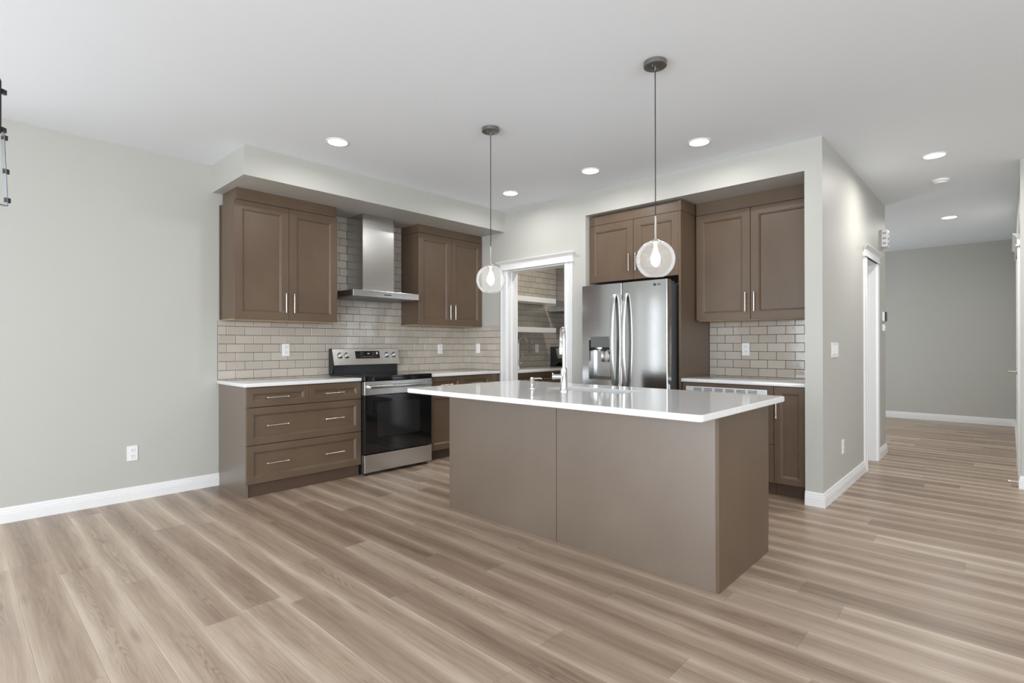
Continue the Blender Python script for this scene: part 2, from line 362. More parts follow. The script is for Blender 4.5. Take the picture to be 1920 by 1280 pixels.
# baseboards: stepped profile
BB = [(0, 0), (.0155, 0), (.0155, .062), (.0135, .067), (.0135, .078), (.010, .083), (.010, .094), (.006, .104), (0, .106)]
def base(name, segs, label):
    b = MB()
    for p0, p1, out, m0, m1 in segs: b.extrude_profile(BB, p0, p1, out, True, m0, m1)
    return struct(b.build(name, MAT['trim']), label, 'baseboard')
base('baseboard_north', [((-5.55, 0, 0), (-2.84, 0, 0), (0, -1, 0), 0, 0)], 'white baseboard under the blank wall left of the drawers')
base('baseboard_pillar', [((0, RY1, 0), (0, YP, 0), (-1, 0, 0), 0, 1), ((0, YP, 0), (1.5, YP, 0), (0, -1, 0), -1, 0)], 'white baseboard wrapping the wall end beside the cabinets')
base('baseboard_hall_left', [((2.275, YP, 0), (2.735, YP, 0), (0, -1, 0), 0, 1), ((2.735, YP, 0), (2.735, -1.6, 0), (1, 0, 0), -1, 0)], 'short white baseboard past the open hallway door')
base('baseboard_hall_end', [((HX, -1.6, 0), (HX, YR, 0), (-1, 0, 0), 0, 0)], 'white baseboard along the far end wall of the hallway')
base('baseboard_hall_right', [((1.72, -8, 0), (1.72, YR, 0), (-1, 0, 0), 0, 1), ((1.72, YR, 0), (1.80, YR, 0), (0, 1, 0), -1, 0), ((2.88, YR, 0), (HX, YR, 0), (0, 1, 0), 0, 0)], 'white baseboard at the right edge of the hallway')
# casings
CAS = [(0, 0), (.018, .004), (.020, .02), (.014, .028), (.014, .07), (.018, .082), (.016, .094), (0, .095)]
def casing(name, rt, x0, x1, zt, side, label, rz=0, loc=(0, 0, 0), depth=.165, hd=.03, jamb=True):
    """opening x0..x1 in local frame, wall face at local y=0 facing -y"""
    o = root(name, label, 'door casing', loc, rz); o['kind'] = 'structure'
    b = MB()
    for xa, sg in ((x0, -1), (x1, 1)):
        L0 = [(xa + sg * h, -d, 0) for d, h in CAS]; L1 = [(xa + sg * h, -d, zt) for d, h in CAS]
        b.rings([L0, L1], True, True)
    b.build('side_casing', MAT['trim'], o)
    b = MB(); xa, xb = x0 - .1, x1 + .1
    b.box(xa, xb, -.02, 0, zt, zt + .085); b.box(xa - .012, xb + .012, -.03, 0, zt, zt + .014, .004)
    P = [(0, 0), (.022, 0), (.026, .008), (.034, .016), (.042, .024), (.048, .03), (.048, .036), (0, .036)]
    L0 = [(xa - d, -d, zt + .07 + h) for d, h in P]; L1 = [(xb + d, -d, zt + .07 + h) for d, h in P]
    b.rings([L0, L1], True, True)
    b.build('header_casing', MAT['trim'], o)
    if jamb:
        b = MB(); b.box(x0 - .001, x0 + .016, 0, depth, 0, zt); b.box(x1 - .016, x1 + .001, 0, depth, 0, zt); b.box(x0 + .016, x1 - .016, 0, depth, zt - .016, zt + .001)
        b.box(x0 + .016, x0 + .026, .06, .10, 0, zt - .016); b.box(x1 - .026, x1 - .016, .06, .10, 0, zt - .016)
        b.build('jamb', MAT['trim'], o)
    return o
casing('trim_1', 0, .752, 1.603, OZ, 0, 'white cased opening with crowned header into the pantry', RB, (0, 0, 0), WT)
casing('trim_2', 0, DX0, DX1, DZ, 0, 'white casing of the doorway in the left hallway wall', 0, (0, YP, 0), RY1 - YP)
casing('trim_3', 0, -2.74, -1.91, DZ, 0, 'white casing with crowned header at the right picture edge', PI, (0, YR, 0), .02, jamb=False)
# open door inside hall-left opening
d1 = root('door_1', 'white door standing open in the left hallway doorway', 'door', (DX1 - .016, YP + .1, 0)); d1['kind'] = 'structure'
b = MB().box(-.036, 0, .01, .56, .012, DZ - .02, .002); b.build('door_slab', MAT['trim'], d1)
b = MB(); b.box(-.038, -.036, -.0, .03, .9, .99); b.tube([(-.04, .0, .9), (-.04, .0, .99)], .006); hng = b.build('hinge', MAT['nickel'], d1); 
b = MB().box(0.8, 2.6, RY1, -2.6, -.01, .003); struct(b.build('floor_tile', MAT['tilegrey']), 'grey tiled floor glimpsed through the hallway doorway', 'floor')
# closed door hall right
d2 = root('door_2', 'white closed door with satin lever at right picture edge', 'door', (1.91, YR, 0)); d2['kind'] = 'structure'
b = MB(); b.panel(0, .83, 0.01, DZ, 0, [(.11, 0), (.12, .006), (.14, .006)], .03); o = b.build('door_slab', MAT['trim'], d2); o.rotation_euler = (0, 0, PI); o.location = (.83, .004, 0)
b = MB(); b.lathe([(.0, 0), (.030, 0), (.030, .008), (.026, .012), (.012, .014), (.011, .05), (.0, .05)], (.09, .012, .97), 'y', 20, False, False)
b.tube([(.09, .062, .97), (.09, .07, .97), (.12, .074, .97), (.21, .074, .97)], [.011, .011, .009, .008]); b.build('lever_handle', MAT['chrome'], d2, True)
b = MB(); b.lathe([(.008, 0), (.008, .006), (.004, .008), (.004, .05), (.0075, .052), (.0075, .066), (.004, .068)], (0, 0, 0), 'y', 14)
tag(b.build('door_stop', MAT['white'], None, True, (1.765, YR + .0145, .045)), 'small white-tipped door stop on the baseboard at the right edge', 'door stop')

# ------------------------------------------------------------------ tile backsplashes
TP, TH, G = .1540, .0777, .0034
def tiles(name, u0, u1, z0, z1, anchor, zanchor, label, loc, rz, holes=(), split=None):
    """tiles on the local plane y=0 facing -y; holes = rectangles (u0,u1,z0,z1) left bare"""
    r_ = root(name, label, 'backsplash', loc, rz); nv = Vector((0, -.0008, 0)); nv.rotate(Matrix.Rotation(rz, 3, 'Z')); r_.location = Vector(loc) + nv
    b = MB(); lay = b.bm.faces.layers.float.new('tint')
    k0 = math.floor((z0 - zanchor) / TH) ; k1 = math.ceil((z1 - zanchor) / TH)
    rows = []
    cuts = [h[2] for h in holes[:1]]
    for k in range(k0, k1):
        za, zb = max(z0, zanchor + k * TH), min(z1, zanchor + (k + 1) * TH)
        rows += [(k, za, cuts[0], 1), (k, cuts[0], zb, 2)] if cuts and za < cuts[0] < zb else [(k, za, zb, 0)]
    for k, za, zb, half in rows:
        if zb - za < .008: continue
        off = anchor + (k % 2) * TP / 2
        j = math.floor((u0 - off) / TP)
        while off + j * TP < u1:
            a, c = max(u0, off + j * TP), min(u1, off + (j + 1) * TP); j += 1
            if c - a < .008: continue
            segs = [(a, c)]
            for h in holes:
                if h[2] < (za + zb) / 2 < h[3]:
                    n_ = []
                    for s0, s1 in segs:
                        if s1 <= h[0] or s0 >= h[1]: n_.append((s0, s1)); continue
                        if s0 < h[0]: n_.append((s0, h[0]))
                        if s1 > h[1]: n_.append((h[1], s1))
                    segs = n_
            for a_, c_ in segs:
                if c_ - a_ < .008: continue
                g_ = G / 2; gl0 = 0 if half == 2 else g_; gh0 = 0 if half == 1 and holes[0][1] <= a_ + .001 and c_ <= holes[1][0] + .001 else g_; t1, t2 = random.uniform(-.0004, .0004), random.uniform(-.0003, .0003)
                x0, x1, q0, q1 = a_ + g_, c_ - g_, za + gl0, zb - gh0
                def L(i, y, tl=0): return [(x0 + i, y + tl * (-t1 - t2), q0 + i), (x1 - i, y + tl * (t1 - t2), q0 + i), (x1 - i, y + tl * (t1 + t2), q1 - i), (x0 + i, y + tl * (-t1 + t2), q1 - i)]
                n0 = len(b.bm.faces)
                b.rings([L(0, -.003), L(0, -.0075), L(.0016, -.009, 1)], False, True)
                b.bm.faces.ensure_lookup_table(); tv = random.random()
                for f in b.bm.faces[n0:]: f[lay] = tv
    b.build('tile_field', MAT['tile'], r_)
    q = MB(); zh = min([h[2] for h in holes], default=z1) - .001
    q.box(u0, u1, -.0055, 0, z0, zh)
    if holes: q.box(holes[0][1], holes[1][0], -.0055, 0, zh, z1)
    q.build('grout_bed', MAT['grout'], r_)
    return r_
xA = -2.7062
tiles('tile_backsplash', -2.852, 0, .905, 2.53, xA, .915, 'taupe subway tile behind the range and drawers on the long wall', (0, 0, 0), 0,
      holes=[(-2.853, -1.925, 1.427, 2.6), (-.95, .001, 1.427, 2.6)])
tiles('tile_backsplash', 0.009, .655, .905, 1.432, .1961 - .154, .915, 'taupe subway tile return beside the pantry doorway', (0, 0, 0), RB)
tiles('tile_backsplash', 2.8605, 3.875, .905, 1.432, 3.0127, .915, 'glossy taupe subway tile above the small counter right of the refrigerator', (RX, 0, 0), RB)
tiles('tile_backsplash', WT + .003, 2.447, .9, 2.4, .14, .915, 'shaded taupe subway tile inside the pantry', (0, -.2, 0), 0)
for o in list(C.objects):
    if o.name.startswith('grout_bed'):
        pass

# ------------------------------------------------------------------ cabinet pieces
def shaker(name, x0, x1, z0, z1, yf, parent, fr=.068, mname='wood', th=.02):
    b = MB(); b.panel(x0, x1, z0, z1, yf, [(fr - .003, yf), (fr + .001, yf + .0035), (fr + .005, yf + .003), (fr + .012, yf + .010), (fr + .0135, yf + .0135)], yf + th)
    return b.build(name, MAT[mname], parent)
def pull(parent, x, z, yf, length=.165, vertical=True):
    b = MB(); h = length / 2; so = .03
    if vertical:
        b.tube([(0, -so, -h), (0, -so, h)], .0048, 12)
        for s in (-1, 1): b.lathe([(.0085, 0), (.0065, -.004), (.0055, -so + .002), (.0068, -so - .004), (.004, -so - .0065)], (0, 0, s * (h - .009)), 'y', 12)
    else:
        b.tube([(-h, -so, 0), (h, -so, 0)], .0048, 12)
        for s in (-1, 1): b.lathe([(.0085, 0), (.0065, -.004), (.0055, -so + .002), (.0068, -so - .004), (.004, -so - .0065)], (s * (h - .009), 0, 0), 'y', 12)
    o = b.build('handle', MAT['nickel'], parent, True); o.location = (x, yf, z); return o

# left drawer base cabinet
r = root('base_cabinet', 'brown drawer cabinet left of the range, four drawers wide pulls', 'cabinet', (-2.843, 0, 0))
b = MB(); b.box(.02, 1.012, -.606, -.01, .1, .878); b.build('carcass', MAT['gap_shade'], r)
b = MB(); b.box(0, .019, -.61, -.003, 0, .879); b.build('side_panel', MAT['panel'], r)
b = MB(); b.box(.019, 1.008, -.592, -.575, 0, .1); b.build('toe_kick', MAT['kick'], r)
for x0, x1, z0, z1, hs in ((.0, .513, .718, .874, (.242,)), (.517, 1.011, .718, .874, (.745,)), (.0, 1.011, .416, .713, (.242, .745)), (.0, 1.011, .107, .411, (.242, .745))):
    d = shaker('drawer', x0, x1, z0, z1, -.63, r, .05 if z1 - z0 < .2 else .055, 'woodx')
    for hx in hs: pull(d, hx, (z0 + z1) / 2 + (-.006 if z1 > .8 else 0), -.63 + (.011), .185, False)
# base cabinet right of range
r = root('base_cabinet', 'brown base cabinet in the corner between range and pantry', 'cabinet', (-1.048, 0, 0))
b = MB(); b.box(0.0, 1.045, -.606, -.012, .1, .878); b.build('carcass', MAT['gap_shade'], r)
b = MB(); b.box(.0, 1.04, -.56, -.545, 0, .1); b.build('toe_kick', MAT['kick'], r)
for x0, x1 in ((.004, .448), (.451, .90)):
    d = shaker('drawer', x0, x1, .717, .874, -.63, r, .045, 'woodx'); pull(d, (x0 + x1) / 2, .79, -.619, .165, False)
    d = shaker('door', x0, x1, .107, .713, -.63, r, .062); pull(d, x1 - .03 if x0 < .1 else x0 + .03, .62, -.63, .165)
b = MB(); b.box(.903, 1.045, -.628, -.606, .1, .878); b.build('filler_panel', MAT['wood'], r)

def upper(label, w, loc, rz, z0, z1, zt, yf, yb, split, wide, handles, fill=(0, 0), side=True, under=True, hz=(.07, .235), scribe=True):
    r = root('upper_cabinet', label, 'cabinet', loc, rz)
    b = MB(); b.box(.001, w - .001, yf + .024, yb, z0 + .004, z1); b.box(.003, w - .003, yf + .0215, yf + .0245, z0 + .006, z1 + .003, mi=1); b.build('carcass', [MAT['wood'], MAT['gap_shade']], r)  # dark front sheet stands in for shade in the door seams
    a = shaker('door', 0, split - .002, z0, z1, yf, r, .068); c = shaker('door', split + .002, w, z0, z1, yf, r, .068)
    hc = z0 + (hz[0] + hz[1]) / 2
    pull(a, split - .037, hc, yf, .17); pull(c, split + .037, hc, yf, .17)
    b = MB(); b.box(fill[0], w - fill[1], yf + .003, yb, z1 + .004, zt); b.build('top_filler', MAT['woodx'], r)
    if under:
        b = MB(); b.box(.01, w - .01, yf + .03, yb - .01, z0 - .004, z0 + .004); b.build('bottom_board', MAT['raw'], r)
    return r
u = upper('brown two-door upper cabinet left of the range hood', .925, (-2.834, 0, 0), 0, 1.432, 2.428, 2.529, -.335, -.012, .461, 0, 0, (.02, .014))
b = MB(); b.box(-.006, .003, -.03, -.003, 1.436, 2.428); b.build('wall_scribe', MAT['kick'], u)
upper('brown two-door upper cabinet right of the range hood, beside the corner', .945, (-.955, 0, 0), 0, 1.434, 2.44, 2.529, -.335, -.012, .468, 0, 0, (0, 0))
upper('brown two-door upper cabinet above the microwave counter', 1.0, (RX, -2.874, 0), RB, 1.434, 2.412, 2.529, -.34, -.012, .489, 0, 0, (0, 0))
# cabinet over refrigerator with tall side panel
r = upper('brown bridge cabinet above the refrigerator with full-height side panel', .969, (RX, -1.868, 0), RB, 1.842, 2.42, 2.515, -.625, -.012, .507, 0, 0, (0, 0), under=False, hz=(.075, .255))
b = MB(); b.box(.971, .992, -.628, -.006, 0, 2.42); b.build('side_panel', MAT['wood'], r)
b = MB(); b.box(.970, .997, -.634, -.33, 2.421, 2.515); b.build('panel_cap', MAT['woodx'], r)
# base cabinet with microwave
r = root('base_cabinet', 'brown base cabinet holding the vented microwave, next to refrigerator', 'cabinet', (RX, -2.868, 0), RB)
Y = RX - .07  # depth of face
b = MB(); b.box(0.004, .762, -Y + .024, -.012, .1, .4); b.box(.004, .03, -Y + .024, -.012, .4, .878); b.box(.736, .762, -Y + .024, -.012, .4, .878); b.build('carcass', MAT['gap_shade'], r)
b = MB(); b.box(.0, .036, -Y, -Y + .02, .411, .876); b.box(.722, .764, -Y, -Y + .02, .411, .876); b.box(.036, .722, -Y, -Y + .02, .848, .876); b.box(.036, .722, -Y, -Y + .02, .411, .425); b.build('face_frame', MAT['woodx'], r)
d = shaker('drawer', 0, .764, .107, .407, -Y, r, .055, 'woodx'); pull(d, .24, .26, -Y + .011, .165, False); pull(d, .52, .26, -Y + .011, .165, False)
b = MB(); b.box(.0, .764, -Y + .07, -Y + .085, 0, .1); b.build('toe_kick', MAT['kick'], r)
r = root('base_cabinet', 'narrow brown one-door base cabinet beside the wall end', 'cabinet', (RX, -3.634, 0), RB)
b = MB(); b.box(0.004, .238, -Y + .024, -.012, .1, .878); b.build('carcass', MAT['gap_shade'], r)
d = shaker('door', 0.002, .238, .107, .876, -Y, r, .052); pull(d, .024, .71, -Y, .175)
b = MB(); b.box(.0, .238, -Y + .07, -Y + .085, 0, .1); b.build('toe_kick', MAT['kick'], r)
# microwave with trim kit
r = root('microwave', 'stainless vented built-in microwave behind the island end', 'microwave', (RX, -2.904, 0), RB)
b = MB(); b.box(.0, .684, -Y - .012, -Y + .002, .775, .846, .002); b.box(0, .684, -Y - .012, -Y + .002, .428, .475, .002); b.box(0, .05, -Y - .012, -Y + .002, .475, .775); b.box(.634, .684, -Y - .012, -Y + .002, .475, .775); b.build('trim_frame', MAT['steelb'], r)
b = MB()
for k in range(6):
    for j in range(3): b.box(.072 + k * .0926, .072 + k * .0926 + .072, -Y - .0135, -Y - .011, .828 - j * .0125, .8335 - j * .0125)
b.build('vent_slots', MAT['slot'], r)
b = MB(); b.box(.05, .634, -Y - .02, -Y + .002, .475, .775, .003); b.build('door', MAT['blackglass'], r)
b = MB(); b.box(.04, .648, -Y + .02, -.1, .43, .83); b.build('body', MAT['black'], r)

# countertops
def slab(name, pts_box, label, rad=.012, mat_=MAT['quartz']):
    x0, x1, y0, y1, z0, z1 = pts_box
    b = MB(); b.box(x0, x1, y0, y1, z0, z1, .0045, 3); return tag(b.build(name, mat_, None, True), label, 'countertop')
CT, CB = .910, .880
slab('countertop', (-2.862, -1.836, -.65, -.009, CB, CT), 'white quartz countertop on the drawer cabinet left of the range')
b = MB(); b.box(-1.052, -.0095, -.652, -.0095, CB, CT, .0045, 3); tag(b.build('countertop', MAT['quartz'], None, True), 'white quartz countertop in the corner right of the range', 'countertop')
slab('countertop', (.05, RX - .009, -3.877, -2.861, CB + .001, CT + .001), 'white quartz countertop above the microwave, right of the refrigerator')
# island
IX0, IX1, IY0, IY1 = -1.880, -1.142, -3.977, -1.953
r = root('island_cabinet', 'large brown island base with plain two-panel back', 'kitchen island', (IX0, IY1, 0), RB)
# local: x along -Y (0..2.024), y = +X world (0..)
W = IY1 - IY0; D = IX1 - IX0
b = MB(); b.box(.02, 1.016, 0, .018, 0, .881); b.build('back_panel', MAT['panel'], r)
b = MB(); b.box(1.0195, W - .018, 0, .018, 0, .881); b.build('back_panel', MAT['panel'], r)
b = MB(); b.box(W - .0175, W, 0, D - .02, 0, .881); b.build('end_panel', MAT['wood'], r)
b = MB(); b.box(0, .0195, 0, D - .02, 0, .881); b.build('end_panel', MAT['panel'], r)
b = MB(); b.box(.021, W - .019, .0185, D - .03, .1, .60); b.build('carcass', MAT['gap_shade'], r)
b = MB(); b.box(.021, W - .019, D - .09, D - .075, 0, .1); b.build('toe_kick', MAT['kick'], r)
for k in range(4):
    a, c = .002 + k * (W - .004) / 4, .002 + (k + 1) * (W - .004) / 4
    d = shaker('door', a + .0015, c - .0015, .107, .876, -D, r, .065); d.location = (0, 0, 0)
    d.rotation_euler = (0, 0, PI); d.location = (a + c, 0, 0)
    pull(d, c - .04 if k % 2 else a + .04, .74, -D, .17)
# island countertop with sink hole: ring of rounded outline
def rrect(x0, x1, y0, y1, r_, n=6):
    P = []
    for cx, cy, a0 in ((x1 - r_, y1 - r_, 0), (x0 + r_, y1 - r_, 90), (x0 + r_, y0 + r_, 180), (x1 - r_, y0 + r_, 270)):
        for k in range(n + 1):
            a = math.radians(a0 + 90 * k / n); P.append((cx + r_ * math.cos(a), cy + r_ * math.sin(a)))
    return P
SX0, SX1, SY0, SY1 = -1.665, -1.38, -3.30, -2.70
CI = .913
def ringz(P, z, inset=0): return [(x, y, z) for x, y in P]
b = MB(); o_ = lambda i: rrect(-2.272 + i, -1.128 - i, -4.062 + i, -1.955 - i, .022)
i_ = lambda i: rrect(SX0 - i, SX1 + i, SY0 - i, SY1 + i, .05)
b.rings([ringz(i_(0), CB + .002), ringz(o_(.003), CB + .002), ringz(o_(.0008), CB + .0045), ringz(o_(0), CB + .008), ringz(o_(0), CI - .006), ringz(o_(.0015), CI - .002), ringz(o_(.005), CI), ringz(i_(.002), CI), ringz(i_(0), CI - .002), ringz(i_(0), CB + .002)], False, False)
tag(b.build('countertop', MAT['quartz'], None, False), 'large white quartz island top overhanging the seating side', 'countertop')
b = MB(); s_ = lambda i: rrect(SX0 + i, SX1 - i, SY0 + i, SY1 - i, .05)
b.rings([ringz(rrect(SX0 - .02, SX1 + .02, SY0 - .02, SY1 + .02, .05), CB + .0015), ringz(s_(-.001), CB + .0015), ringz(s_(.002), .70), ringz(s_(.02), .68)], False, True)
sk = root('sink', 'stainless undermount sink in the island top beside the faucet', 'sink', (0, 0, 0)); b.build('basin', MAT['steel'], sk, True)
b = MB(); b.lathe([(.045, .681), (.045, .684), (.03, .683)], ((SX0 + SX1) / 2, (SY0 + SY1) / 2, 0)); b.build('drain', MAT['chrome'], sk, True)

# faucet on island
r = root('faucet', 'tall chrome pull-down faucet standing on the island', 'faucet', (-1.742, -2.925, CI))
b = MB(); b.lathe([(.029, 0), (.029, .006), (.0265, .008), (.0245, .012), (.0225, .14), (.0205, .15), (.0135, .153), (.0, .153)], seg=32, cap1=False); b.build('body', MAT['chrome'], r, True)
dv = Vector((.70, .714, 0)); pts = [(0, 0, .15), (0, 0, .24), (0, 0, .33)]
R_ = .068
for k in range(1, 13):
    a = PI * k / 12; p = dv * (R_ - R_ * math.cos(a)); pts.append((p.x, p.y, .338 + R_ * math.sin(a)))
e = dv * (2 * R_); pts.append((e.x, e.y, .325))
b = MB().tube(pts, .0118, 16); b.build('spout', MAT['chrome'], r, True)
b = MB(); b.lathe([(.0125, .33), (.0155, .325), (.016, .25), (.0145, .235), (.012, .233)], (e.x, e.y, 0), seg=20); b.build('spray_head', MAT['chrome'], r, True)
hv = Vector((-.6, .8, 0)); q = lambda t_, z: tuple(hv * t_) [:2] + (z,)
b = MB(); b.tube([q(.015, .095), q(.062, .095)], .0155, 20); b.tube([q(.063, .095), q(.075, .095)], .0185, 20); b.tube([q(.070, .095), q(.073, .118)], [.004, .0035], 10); b.build('lever', MAT['chrome'], r, True)
# soap dispenser
r = root('soap_dispenser', 'short chrome soap dispenser on the island, left of the faucet', 'soap dispenser', (-1.68, -2.60, CI))
b = MB(); b.lathe([(.022, 0), (.022, .004), (.014, .010), (.0115, .02), (.0115, .045), (.0145, .05), (.0145, .074), (.0, .076)], cap1=False, seg=24); b.build('body', MAT['chrome'], r, True)
b = MB().tube([(0.008, -.008, .066), (.042, -.045, .068), (.047, -.050, .062)], [.006, .0042, .0038], 10); b.build('nozzle', MAT['chrome'], r, True)

# ------------------------------------------------------------------ range
r = root('range', 'stainless and black electric range between the base cabinets', 'range', (-1.833, 0, 0))
RW = .777; yf = -.69
b = MB(); b.box(.008, RW - .008, yf + .055, -.03, .025, .905); b.build('body', MAT['black'], r)
b = MB(); b.box(.0, RW, yf - .004, -.045, .909, .924, .004); b.box(.0, RW, yf - .004, yf + .05, .876, .909, .003); b.build('cooktop', MAT['blackglass'], r)
BR = mat('burner_ring_grey', srgb(70, 70, 72), .4)
for cx, cy, rr in ((.2, -.52, .105), (.2, -.24, .08), (.57, -.52, .085), (.57, -.24, .105)):
    b = MB()
    for r0 in (rr, rr * .6):
        P = [[(cx + q_ * math.cos(2 * PI * k / 48), cy + q_ * math.sin(2 * PI * k / 48), .9245) for k in range(48)] for q_ in (r0, r0 - .0025)]
        b.rings(P, False, False)
    b.build('burner', BR, r)
b = MB(); b.box(.012, RW - .012, -.10, -.03, .905, 1.02); b.build('rear_riser', MAT['black'], r)
def prism(b, x0, x1, prof):
    b.rings([[(x0, y, z) for y, z in prof], [(x1, y, z) for y, z in prof]], True, True)
b = MB(); prism(b, .002, RW, [(-.118, 1.008), (-.126, 1.012), (-.084, 1.172), (-.078, 1.176), (-.055, 1.176), (-.05, 1.008)]); bg = b.build('control_panel', MAT['steel'], r)
b = MB(); prism(b, -.004, .0015, [(-.122, 1.0), (-.08, 1.178), (-.03, 1.178), (-.03, .92), (-.1, .92)]); b.build('end_cap', MAT['black'], r)
# sloped face frame: point on face at height z : y = -.126 + (z-1.012)*.2625
sl = math.atan(.2625)
def face(x, z, off=0): return (x, -.126 + (z - 1.012) * .2625 - off, z)
dsp = MB(); 
x0, x1, z0, z1 = .252, .538, 1.074, 1.151
dsp.rings([[face(x0, z0, 0), face(x1, z0, 0), face(x1, z1, 0), face(x0, z1, 0)], [face(x0, z0, .0015), face(x1, z0, .0015), face(x1, z1, .0015), face(x0, z1, .0015)]], False, True)
dsp = dsp.build('display', MAT['blackglass'], bg)
rot = (PI/2 - sl, 0, 0)
text_mesh('clock_digits', '8:8', .022, MAT['mark'], dsp, face(.405, 1.124, .002), rot)
b = MB(); rg = random.Random(3)
for cx, cz in ((.318, 1.133), (.34, 1.133), (.318, 1.113), (.455, 1.133), (.475, 1.133), (.455, 1.115), (.475, 1.115), (.318, 1.092), (.345, 1.092), (.362, 1.092), (.38, 1.092), (.398, 1.092), (.418, 1.092), (.44, 1.092), (.458, 1.092), (.49, 1.092)):
    wd = .0035
    b.rings([[face(cx - wd, cz - .0018, .0018), face(cx + wd, cz - .0018, .0018), face(cx + wd, cz + .0018, .0018), face(cx - wd, cz + .0018, .0018)]] * 1 + [[face(cx - wd, cz - .0018, .002), face(cx + wd, cz - .0018, .002), face(cx + wd, cz + .0018, .002), face(cx - wd, cz + .0018, .002)]], False, True)
b.rings([[face(.497, 1.115, .0018), face(.517, 1.115, .0018), face(.517, 1.14, .0018), face(.497, 1.14, .0018)], [face(.497, 1.115, .002), face(.517, 1.115, .002), face(.517, 1.14, .002), face(.497, 1.14, .002)]], False, True)
b.build('lettering', MAT['mark'], dsp)
for kx in (.082, .157, .632, .722):
    b = MB(); b.lathe([(.0275, 0), (.0275, -.008), (.024, -.011), (.0215, -.012), (.021, -.030), (.019, -.032), (.0, -.032)], axis='y', seg=28, cap0=False, cap1=False)
    b.box(-.004, .004, -.037, -.030, -.019, .019, .001)
    k = b.build('knob', MAT['steel'], bg, True); p = face(kx, 1.108); k.location = p; k.rotation_euler = (-sl, 0, 0)
    b = MB(); b.lathe([(.031, .0008), (.031, -.002), (.028, -.002)], axis='y', seg=28, cap0=False); kr = b.build('knob_ring', MAT['black'], k)
text_mesh('logo', 'LG', .016, MAT['darkmark'], bg, face(.078, 1.036, .0006), rot)
# oven door
b = MB(); b.box(.0, RW, yf, yf + .05, .747, .873, .004); dr = b.build('door_top', MAT['steel'], r)
b = MB(); b.box(.003, RW - .003, yf - .001, yf + .05, .205, .745, .003); dg_ = b.build('door', MAT['blackglass'], r)
b = MB(); P = rrect(.135, .625, .35, .675, .02); b.rings([[(x, yf - .0012, z) for x, z in P], [(x, yf - .0018, z) for x, z in P]], False, True); b.build('window', MAT['ovenwin'], dg_)
text_mesh('logo', 'LG', .022, MAT['mark'], dg_, (.70, yf - .0016, .722), (PI/2, 0, 0), .0004)
b = MB(); b.lathe([(.0095, 0), (.0095, -.0006)], (.676, yf - .0012, .722), 'y', 20); b.build('logo_disc', MAT['mark'], dg_)
b = MB(); b.box(.028, RW - .028, yf - .052, yf - .036, .808, .838, .006, 3)
for hx in (.05, RW - .05): b.box(hx - .014, hx + .014, yf - .04, yf + .002, .81, .836, .003)
b.build('handle', MAT['steel'], r, True)
b = MB(); b.box(0, RW, yf, yf + .05, .03, .195, .004); b.build('storage_drawer', MAT['steel'], r)
for lx in (.03, RW - .05):
    b = MB(); b.lathe([(.014, 0), (.014, .012), (.009, .014), (.009, .03)], (lx, yf + .035, 0), seg=14); b.build('foot', MAT['black'], r)

# ------------------------------------------------------------------ hood
def make_hood(name, label, x, y, cw=.765, chim=(.20, .565), mt='steel', ztop=2.528):
    r = root(name, label, 'range hood', (x, y, 0))
    b = MB(); b.box(0, cw, -.48, -.01, 1.683, 1.745, .002)
    b.rings([[(0.01, -.47, 1.745), (cw - .01, -.47, 1.745), (cw - .01, -.01, 1.745), (.01, -.01, 1.745)], [(chim[0], -.31, 1.775), (chim[1], -.31, 1.775), (chim[1], -.01, 1.775), (chim[0], -.01, 1.775)]], False, False)
    cn = b.build('canopy', MAT[mt], r)
    b = MB(); b.box(.03, cw - .03, -.45, -.03, 1.677, 1.684); b.build('filter', MAT['steeld'], cn)
    b = MB(); b.box(cw / 2 - .045, cw / 2 + .045, -.4815, -.479, 1.706, 1.716); b.build('button_strip', MAT['slot'], cn)
    b = MB(); b.box(chim[0], chim[1], -.315, -.01, 1.76, ztop - .055); b.build('chimney', MAT[mt], r)
    b = MB(); b.box(chim[0] + .004, chim[1] - .004, -.311, -.01, ztop - .06, ztop); b.build('chimney_extension', MAT[mt], r)
    return r
make_hood('range_hood', 'stainless chimney hood on the tiles over the kitchen range', -1.826, -.002)
make_hood('range_hood', 'dull steel chimney hood glimpsed inside the pantry', 1.40, -.212)

